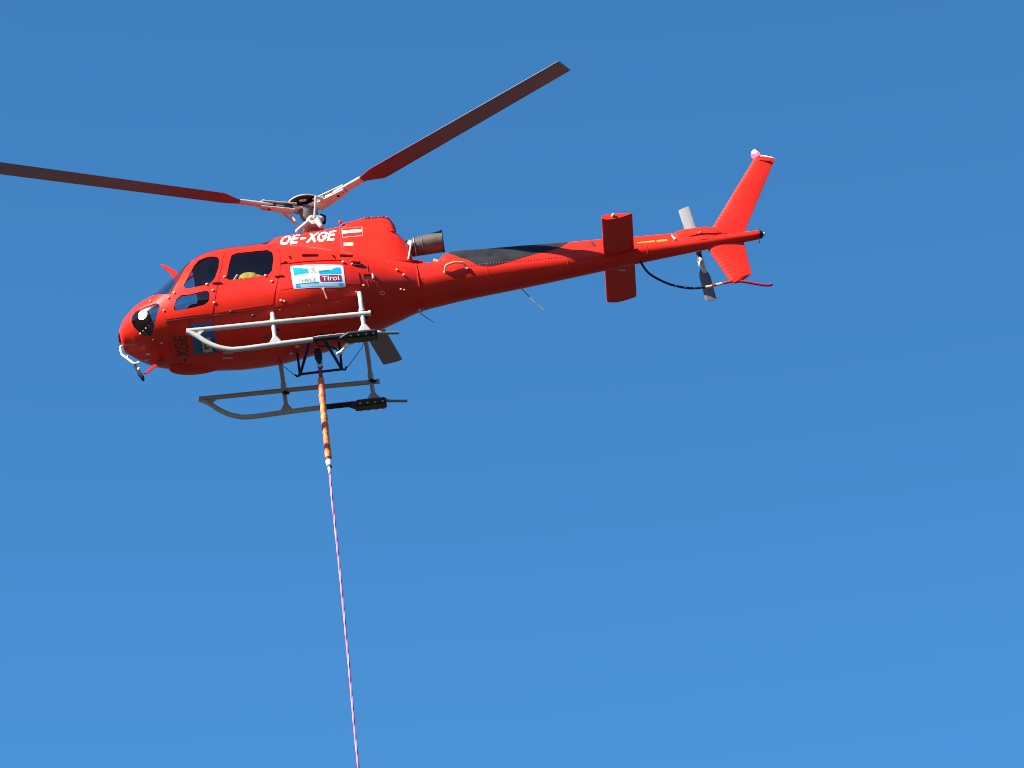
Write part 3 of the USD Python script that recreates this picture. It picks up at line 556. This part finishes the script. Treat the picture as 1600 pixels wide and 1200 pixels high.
for az, cone in BL:
    a, c = math.radians(az), math.radians(cone)
    er = np.array([math.cos(a) * math.cos(c), math.sin(a) * math.cos(c), math.sin(c)]); fl_ = np.array([math.sin(a), -math.cos(a), 0.0]); up = np.cross(er, -fl_); up = up if up[2] > 0 else -up
    pt = math.radians(9); ld = fl_ * math.cos(pt) + up * math.sin(pt); nb = np.cross(er, ld); nb = nb if nb[2] > 0 else -nb
    O = HUB + [0, 0, .0]
    rows = []
    for r, le, te, t in [(1.12, .06, .07, .045), (1.22, .075, .09, .043), (1.34, .105, .16, .042), (1.46, .118, .232, .042)] + [(r, .118, .24, .042) for r in np.linspace(1.56, 5.28, 14)] + [(5.335, .116, .238, .038), (5.345, .105, .23, .03)]:
        tw = math.radians(9 - 7 * (r - 1.1) / 4.2); l2 = fl_ * math.cos(tw) + up * math.sin(tw); n2 = np.cross(er, l2); n2 = n2 if n2[2] > 0 else -n2
        rows.append((O + er * r + l2 * le, O + er * r - l2 * te, n2, t))
    bl = put('rotor_blade', wing(rows, 16), BLADE, heli, smooth=True)
    gp = np.array(UsdGeom.Mesh(bl).GetPointsAttr().Get()); rad = np.clip((np.linalg.norm(gp - HUB, axis=1) - 1.1) / 4.25, 0, 1)
    UsdGeom.PrimvarsAPI(bl).CreatePrimvar('span_share', Sdf.ValueTypeNames.FloatArray, 'vertex').Set(Vt.FloatArray.FromNumpy(rad.astype(np.float32)))
    put('blade_root', hullpts(*[(O + er * r + ld * s + nb * .0, .03) for r, w in ((.62, .05), (1.15, .045)) for s in (-w, w)]), CREAM, bl)
    put('blade_grip', hullpts(*[(O + er * r + ld * s + nb * .045, .014) for r, w in ((.22, .12), (.45, .085), (.80, .06)) for s in (-w, w)]), WHITE, bl)
    put('blade_grip', hullpts(*[(O + er * r + ld * s - nb * .055, .014) for r, w in ((.24, .10), (.45, .075), (.80, .055)) for s in (-w, w)]), CREAM, bl)
    put('elastic_bearing', hullpts(*[(O + er * r + ld * s + nb * q, .02) for r in (.28, .42) for s in (-.08, .08) for q in (-.03, .025)]), BLACK, bl)
    put('grip_bolt', tube([O + er * .74 - nb * .09, O + er * .74 + nb * .085], .03, 12), STEEL, bl)
    put('grip_bolt', tube([O + er * .66 - nb * .085, O + er * .66 + nb * .07], .024, 12), BLACK, bl)
    put('frequency_adapter', hullpts(*[(O + er * r + ld * s + nb * q, .018) for r in (.56, .66) for s in (-.05, .05) for q in (-.02, .02)]), BLACK, bl)
    horn = O + er * .34 + ld * .20 - nb * .04
    put('pitch_horn', hullpts((O + er * .42 + ld * .05 - nb * .04, .03), (horn, .025)), CREAM, bl)
    put('pitch_link', tube([horn, np.array([3.462, 0, 2.92]) + (er * .14 + fl_ * .13) * [1, 1, 0]], .021, 10), CREAM, bl)
    put('rotor_star_arm', hullpts(*[(O + er * r + ld * s, .02) for r, w in ((.1, .1), (.3, .05), (.6, .045)) for s in (-w, w)]), CREAM, hub)
put('droop_stop', hullpts(((3.14, -.10, 3.08), .028), ((3.185, -.10, 2.98), .02)), WHITE, hub)

# ------------------------------------------------------------------ landing gear
def xyz(pts, y): return np.array([(x, y, z) for x, z in pts])
tube_xz = [(1.185, .470), (1.24, .445), (1.35, .36), (1.515, .2), (1.72, .07), (1.93, .005), (2.2, -.005), (2.6, -.005), (3.25, -.012)]
for sd in (-1, 1):
    y = sd * 1.085
    lab = None
    sk = put('skid', tube(smooth_path(xyz(tube_xz, y), 60), .043, 14), WHITE, heli)
    put('skid_heel', tube(xyz([(3.23, -.012), (3.75, -.03), (4.28, -.05)], y), .044, 14), NAVY, sk)
    put('spring_strip', rbox((.36, .07, .018), (4.46, y, -.085), .006, (0, 9, 0)), GREY, sk)
    put('strip_lug', hullpts(((4.28, y - sd * 0, -.03), .03), ((4.34, y, -.055), .022)), CREAM, sk)
    for k in range(5): put('wear_shoe', rbox((.11, .05, .016), (3.30 + .1 * k, y, .026 - .003 * k), .006), CREAM, sk)
    paw = poly([(3.66, y - .02), (3.82, y - .155), (4.26, y - .155), (4.29, y - .12), (4.29, y + .12), (4.26, y + .155), (3.82, y + .155), (3.66, y + .02)])
    rg = np.array(paw.exterior.coords)[:-1]
    pm = m3.Manifold.extrude(m3.CrossSection([rg], m3.FillRule.EvenOdd), .03).rotate((0, 2.3, 0)).translate((0, 0, .075))
    bp_ = put('bear_paw', pm, BLACK, sk)
    put('wear_strip', rbox((.50, .15, .02), (4.01, y + .065, -.095), .008, (0, 2.3, 0)), DIRT, bp_)
    for k in range(4):
        for yy in (-.09, .145):
            put('bolt', ball((3.85 + .125 * k, y + yy, -.085 - .005 * k), .024, 1, (1, 1, .6)), CREAM, bp_)
    stp = put('step_rail', tube(round_path(xyz([(1.185, .485), (1.5, .468), (2.64, .42), (4.20, .345)], y), .2), .041, 14), WHITE, sk)
    put('rail_cap', tube([(4.19, y, .346), (4.225, y, .344)], .048, 14), CREAM, stp)
    for g in (poly([(1.19, .50), (1.19, .455), (1.26, .43), (1.38, .345), (1.43, .40), (1.50, .455)]).difference(Polygon([(1.30, .455), (1.305, .425), (1.37, .415), (1.385, .445)]).buffer(.006)),):
        put('toe_gusset', plate(g, y, .05), WHITE, stp)
    for nm, x, zt in (('front', 2.615, .78), ('rear', 4.085, .95)):
        leg = [(x - .01, sd * .55, zt + .06), (x, sd * .80, zt), (x + .005, sd * .95, zt - .14), (x, sd * 1.05, .45), (x, sd * 1.083, .2), (x, sd * 1.085, .02)]
        lg = put('leg', tube(round_path(leg, .12, 8), .038, 14), WHITE, sk)
        put('leg_foot', hullpts(((x - .09, y, .0), .035), ((x + .09, y, -.005), .035), ((x, y, .14), .036)), WHITE, lg)
        put('rail_clamp', tube([(x, sd * 1.055, .435 - .04 * (x > 3)), (x, sd * 1.02, .52 - .04 * (x > 3))], .05, 12), WHITE, lg)
        put('leg_clamp', hullpts(((x, sd * 1.02, .34), .036), ((x + .07, sd * 1.01, .31), .02)), NAVY, lg)
    for x, zt in ((2.6, .76), (4.08, .93)):
        if sd > 0: put('cross_tube', tube([(x, -.62, zt + .07), (x, .62, zt + .07)], .038, 12), WHITE, heli)

# ------------------------------------------------------------------ cargo swing under the belly
sf = put('cargo_frame', tube([(2.9, 0, .028), (3.63, 0, .014)], .022, 10), NAVY, heli)
A_ = {'B': (2.925, 0, .01), 'D': (3.627, 0, .012)}
for a, b, r in (('B', (2.93, .16, .56), .021), ('B', (3.18, -.2, .56), .025), ('D', (3.36, -.22, .62), .025), ('D', (3.64, .2, .66), .021)):
    put('strut', tube([A_[a], b], r, 10), NAVY, sf)
put('hoop', tube(smooth_path([(3.26, -.12, .56), (3.31, -.1, .46), (3.46, -.06, .46), (3.58, -.02, .40), (3.64, 0, .30), (3.66, .1, .5)], 24), .014, 8), NAVY, sf)
put('end_hook', tube([(2.93, 0, .012), (2.875, 0, -.006), (2.85, 0, .03)], .02, 8), NAVY, sf)
put('end_hook', tube([(3.625, 0, .012), (3.68, 0, -.002), (3.71, 0, .05)], .02, 8), NAVY, sf)
put('stay_cable', tube([(2.86, 0, .0), (2.66, .05, .27), (2.6, .1, .55)], .006, 6), NAVY, sf)
put('stay_cable', tube([(3.70, 0, .01), (4.02, .05, .43), (4.06, .1, .62)], .006, 6), NAVY, sf)
put('release_bracket', hullpts(((3.60, -.32, .13), .03), ((3.66, -.32, .15), .03)), LETTER, sf)
put('release_bracket', hullpts(((3.65, -.32, .15), .032), ((3.775, -.32, .28), .034)), LETTER, sf)
hk = put('cargo_hook', hullpts(((3.27, 0, .42), .06), ((3.27, 0, .30), .065), ((3.275, 0, .22), .045)), NAVY, sf)
put('hook_jaw', tube(round_path([(3.245, 0, .24), (3.235, 0, .16), (3.27, 0, .11), (3.315, 0, .14), (3.31, 0, .22)], .03), .017, 10), STEEL, hk)
put('hook_shackle', tube(np.array([(3.278 + .035 * math.cos(a), 0, .108 + .03 * math.sin(a)) for a in np.linspace(0, 2 * np.pi, 20)]), .011, 8), NAVY, hk)

# ------------------------------------------------------------------ nose fittings
put('upper_wire_cutter', plate(poly([(.848, 2.548), (.92, 2.52), (1.089, 2.37), (1.17, 2.20), (1.06, 2.10), (1.035, 2.24), (.96, 2.385), (.874, 2.48)]), 0, .022), RED, fuse)
put('lower_wire_cutter', plate(poly([(.355, .455), (.481, .546), (.60, .645), (.66, .70), (.72, .66), (.70, .61), (.556, .54), (.419, .452)]), 0, .022), RED, fuse)
pt_ = put('load_mirror_arm', tube(round_path([(.05, -.02, 1.04), (.02, -.02, 1.01), (.035, -.02, .87), (.127, -.02, .767), (.223, -.02, .655), (.31, -.02, .674)], .03), .021, 10), LETTER, fuse)
put('load_mirror_arm', tube(round_path([(.12, .10, .90), (.15, .08, .77), (.235, .05, .67)], .03), .015, 8), CREAM, fuse)
mr = put('mirror_stem', tube([(.225, -.02, .65), (.235, -.02, .60), (.28, -.02, .51)], [.022, .026, .03], 10), NAVY, pt_)
put('mirror', rbox((.05, .14, .17), (.31, -.02, .41), .02, (0, -28, 0)), NAVY, pt_)
put('mirror_clamp', ball((.29, -.04, .53), .03, 2), LETTER, pt_)
put('belly_fairing', ball((1.27, .30, .66), 1.0, 3, (.50, .22, .125)), RED, fuse)
for (x, t, r) in ((.734, -2.09, .02), (.48, -1.69, .03), (.436, -1.36, .03), (1.346, -1.29, .035), (2.94, -1.62, .03), (2.827, -1.5, .03)):
    p = on(x, t, .004); put('drain_fitting', ball(p, r, 1, (1.3, .8, .7)), CREAM, fuse)
for x, z in ((.62, .80), (1.36, .56), (2.06, .72), (2.3, .8), (1.95, .9), (2.45, .55), (3.35, .75)):
    p = hit_xz(x, max(z, float(body.f[1](x)) + .03), .002); put('access_cap', ball(p, .03, 1, (1.2, .7, .7)), DARKLET, fuse)

# ------------------------------------------------------------------ hinges, latches, handles on the port side
lk = put('baggage_door', (hull(.012) - hull(-.02, BXI)) ^ prism(locker, -1, .2), RED, fuse, smooth=28)
put('door_seam', tube([hit_xz(x, z, .012) for x, z in zip(np.linspace(2.80, 4.11, 24), np.interp(np.linspace(2.80, 4.11, 24), [2.80, 3.45, 4.11], [1.13, 1.15, 1.17]))], .005, 6), RED, lk)
for nm, par, pts in (('hinge', FD, [(1.059, 3.029), (1.609, 3.113), (1.697, -3.0887), (1.693, -2.855)]), ('hinge', RD, [(1.913, 3.0666), (2.588, 3.1095), (2.681, -3.1141)]),
                     ('latch', lk, [(2.79, -2.7259), (2.835, -2.698), (3.503, -2.8254), (4.031, -2.6656), (4.092, -2.6354), (3.887, 2.9085)]),
                     ('fastener', fuse, [(.954, 3.0673), (.649, 2.8325), (.854, -2.9778), (4.03, 2.9407), (4.171, -2.8103), (4.35, -3.0494), (4.774, -2.5857), (4.825, -2.5445), (4.755, 3.0), (4.859, -3.0847)])):
    for q, (x, t) in enumerate(pts):
        put(nm, ball(on(x, t, .012), .023 if nm != 'fastener' else .02, 2, (1.15, .7, 1)), LATCH, par)
for x, t, dx in ((3.525, -2.77, .0), (3.536, -2.63, .0)): put('lever', hullpts((on(3.51, -2.80, .02), .014), (on(3.54, -2.60, .02), .014)), LATCH, lk); break
for x, z, par in ((1.70, 1.44, FD), (2.74, 1.40, RD)):
    put('handle', hullpts((hit_xz(x, z, .02), .016), (hit_xz(x + .13, z - .01, .03), .012)), RED, par)
    put('handle_recess', hullpts((hit_xz(x + .05, z - .02, .002), .014), (hit_xz(x + .15, z - .035, .002), .02)), DARKLET, par)  # dark lump that stands for the shadow cast by the handle
put('fuel_cap', tube([on(4.459, -2.535, .0), on(4.459, -2.535, .012)], .034, 20), RED, fuse)
put('cap_ring', tube(np.array([on(4.459 + .036 * math.cos(a), -2.535 + .05 * math.sin(a), .008) for a in np.linspace(0, 2 * np.pi, 26)]), .008, 6), LATCH, fuse)
put('port_tab', hullpts((hit_xz(4.345, 1.35, .01), .016), (hit_xz(4.345, 1.28, .012), .02)), LATCH, fuse)
put('scoop', hullpts((hit_xz(4.02, 1.60, .015), .03), (hit_xz(4.14, 1.575, .03), .03)), RED2, fuse)
put('scoop_mouth', hullpts((hit_xz(4.08, 1.53, .006), .02), (hit_xz(4.16, 1.515, .008), .02)), DARKLET, fuse)
for x, z0, z1 in ((4.28, 1.56, 1.40),): put('panel_joint', tube([hit_xz(x, z, .001) for z in np.linspace(z0, z1, 6)], .007, 6), DARKLET, fuse)
put('panel_joint', tube([hit_xz(x, z, .001) for x, z in zip(np.linspace(4.24, 4.30, 20), np.linspace(1.25, .80, 20))], .006, 6), RED2, fuse)
put('sill_line', tube([hit_xz(x, z, .001) for x, z in zip(np.linspace(.84, 2.72, 40), np.interp(np.linspace(.84, 2.72, 40), [.84, 1.64, 2.72], [.945, .88, .875]))], .008, 6), SLOT, fuse)
for x in (1.24, 1.635): put('sill_joint', tube([hit_xz(x, z, .001) for z in np.linspace(.93 - .05 * (x - 1.24) / .4, .80, 6)], .007, 6), SLOT, fuse)
for k in range(12): put('belly_rivet', ball(hit_xz(2.75 + .12 * k, .83 + .008 * k, .001), .012, 1), LATCH if k % 4 == 0 else RED2, fuse)

# ------------------------------------------------------------------ lettering, flag, signs
cl = lambda x, z: cowl.param((x, -.42, z))
reg = put('registration_letters', decal(cowl, [(2.93, 2.04), (3.853, 2.246), (3.815, 2.606), (2.874, 2.46)], text_flat('OE-XGE', .16, 2), .006), LETTER, gearcowl)
fc = [(3.9375, 2.20), (4.2864, 2.25), (4.2752, 2.588), (3.9315, 2.565)]
fg = put('flag_border', decal(cowl, fc, [rect(0, 0, 1, 1)], .008), PALE, engcowl)
put('flag_red_stripe', decal(cowl, fc, [rect(.03, .66, .97, .95)], .011), RED, fg)
put('flag_white_stripe', decal(cowl, fc, [rect(.03, .34, .97, .66)], .011), LETTER, fg)
put('flag_red_stripe', decal(cowl, fc, [rect(.03, .05, .97, .34)], .011), RED, fg)
put('data_plate', decal(cowl, [(3.942, 2.695), (4.101, 2.718), (4.094, 2.79), (3.934, 2.772)], [rect(0, 0, 1, 1)], .008), STRIPE, engcowl)
SG = [(3.007, 3.0167), (3.877, 2.9948), (3.873, -2.8116), (3.017, -2.9087)]
sg = put('company_sign', decal(body, SG, [rect(0, 0, 1, 1, .05)], .016), LETTER, lk)
def on_sign(name, shapes, m, off): put(name, decal(body, SG, shapes, off), m, sg)
on_sign('cyan_corner', [Polygon([(.05, .90), (.18, .88), (.33, .82), (.33, .70), (.05, .67)])], CYAN, .019)
on_sign('cyan_wedge', [Polygon([(.53, .70), (.75, .76), (.86, .88), (.94, .88), (.945, .68), (.53, .665)])], CYAN, .019)
on_sign('teal_line', [Polygon([(.52, .75), (.75, .78), (.75, .74), (.53, .70)]), Polygon([(.05, .27), (.5, .30), (.5, .255), (.05, .225)])], TEAL, .020)
on_sign('bottom_band', [rect(.05, .06, .95, .225)], LIGHTBLUE, .019)
on_sign('band_end', [rect(.05, .08, .14, .215), rect(.87, .09, .95, .215)], CYAN, .021)
on_sign('crimson_plate', [rect(.53, .30, .94, .63, .04)], CRIMSON, .019)
put('sign_lettering', decal(body, SG, text_flat('Tirol', .05, box=(.575, .355, .905, .595)), .022), LETTER, sg)
put('sign_lettering', decal(body, SG, text_flat('HELI', .05, box=(.17, .37, .44, .52)), .022), FADED, sg)
on_sign('emblem', [rect(.38, .82, .46, .845), rect(.36, .72, .50, .735), rect(.40, .76, .44, .79)], FADED, .021)
RG = [(1.163, -1.15), (1.163, -2.2135), (0.932, -2.256), (0.932, -1.15)]   # reads towards port, tops towards the nose
t = text_flat('OE-XGE'); tv = t.vertices.copy()
put('belly_registration', decal(body, [(.932, -1.10), (.932, -2.27), (1.163, -2.23), (1.163, -1.10)], t, .005), DARKLET, fuse)
LS = [(1.255, -2.478), (1.625, -2.454), (1.631, -1.75), (1.235, -1.73)]
ls = put('company_sign', decal(body, LS, [rect(0, 0, 1, 1)], .005), SIGNBLUE, fuse)
put('grey_field', decal(body, LS, [rect(.40, .06, .78, .56)], .008), SIGNGREY, ls)
put('field_lettering', decal(body, LS, [rect(.52, .18, .66, .24), rect(.52, .36, .66, .42), rect(.48, .16, .54, .44), rect(.84, .05, .92, .5)], .011), DARKLET, ls)
for a, b in (((1.71, -1.7576), (1.878, -1.7478)), ((1.696, -1.6253), (1.854, -1.617))):
    put('belly_mark', decal(body, [a, b, (b[0], b[1] + .035), (a[0], a[1] + .035)], [rect(0, 0, 1, 1)], .005), SIGNGREY, fuse)

# ------------------------------------------------------------------ the long line
H2W = lambda P: np.asarray(P) @ HELI_R.T + HELI_T
top_ = H2W((3.268, 0, .075))
line = thing('sling_line', 'long pink and white rope with bright orange sleeve hanging from the belly hook', 'rope', np.eye(3), top_)
def hw(pts): return H2W([(x, 0, z) for x, z in pts]) - top_
sl = hw([(3.268, .09), (3.267, -.03), (3.264, -.12)])
put('strap', tube(sl, [.03, .034, .036], 12), CRIMSON, line)
sp = smooth_path(hw([(3.264, -.10), (3.257, -.25), (3.241, -.588), (3.229, -1.021), (3.222, -1.33), (3.214, -1.655)]), 110)
rr = .054 + .018 * (meshkit.fbm(np.c_[np.zeros(110), np.zeros(110), np.arange(110) / 6.], 3, 5) - .5); rr[0] = .03; rr[-1] = .035
sm = tube(sp, rr, 20); sv = sm.vertices + .010 * (meshkit.fbm(sm.vertices * [16, 16, 7] + 40, 3, 9)[:, None] - .5) * [1, 1, .3]
put('orange_sleeve', (sv, sm.faces), ORANGE, line, smooth=True)
for k, z in enumerate((-1.22, -1.45, -1.60)):
    x = np.interp(-z, [0, .588, 1.021, 1.33, 1.66], [3.267, 3.241, 3.229, 3.222, 3.214]); put('sleeve_mark', ball(H2W((x + .018, -.045, z)) - top_, (.012), 2, (.9, .9, 1.7)), DARKLET, line)
put('sleeve_collar', tube(hw([(3.2145, -1.64), (3.2135, -1.685)]), [.036, .05], 14), CRIMSON, line)
sv_ = put('swivel', tube(hw([(3.213, -1.685), (3.2128, -1.70), (3.211, -1.79), (3.2105, -1.81)]), [.045, .054, .05, .03], 16), LETTER, line)
put('swivel_pin', tube(hw([(3.222, -1.80), (3.219, -1.84)]), .03, 10), NAVY, sv_)
put('thimble', tube(hw([(3.2105, -1.80), (3.209, -1.84), (3.203, -1.93)]), [.022, .03, .024], 12), LETTER, line)
rp = [(3.204, -1.91), (3.195, -2.1), (3.185, -2.43), (3.172, -3.094), (3.152, -3.874), (3.122, -4.882), (3.093, -5.761), (3.066, -6.457), (3.051, -6.919), (3.040, -7.379), (3.028, -7.95), (2.98, -10), (2.92, -13), (2.88, -16)]
rw = smooth_path(hw(rp), 760); t_, n_, b__ = frames(rw); s_len = np.r_[0, np.cumsum(np.linalg.norm(np.diff(rw, axis=0), axis=1))]
for k, m in ((0, ROPE_WHITE), (1, ROPE_PINK), (2, ROPE_WHITE)):
    ph = s_len * 2 * np.pi / .78 + k * 2 * np.pi / 3
    put('rope_strand', tube(rw + .0088 * (np.cos(ph)[:, None] * n_ + np.sin(ph)[:, None] * b__), .0108, 8), m, line, smooth=True)
put('end_hook', tube(round_path(rw[-1] + np.array([(0, 0, .02), (0, 0, -.12), (.07, 0, -.2), (0, 0, -.30), (-.07, 0, -.22)]), .05), .02, 10), STEEL, line)
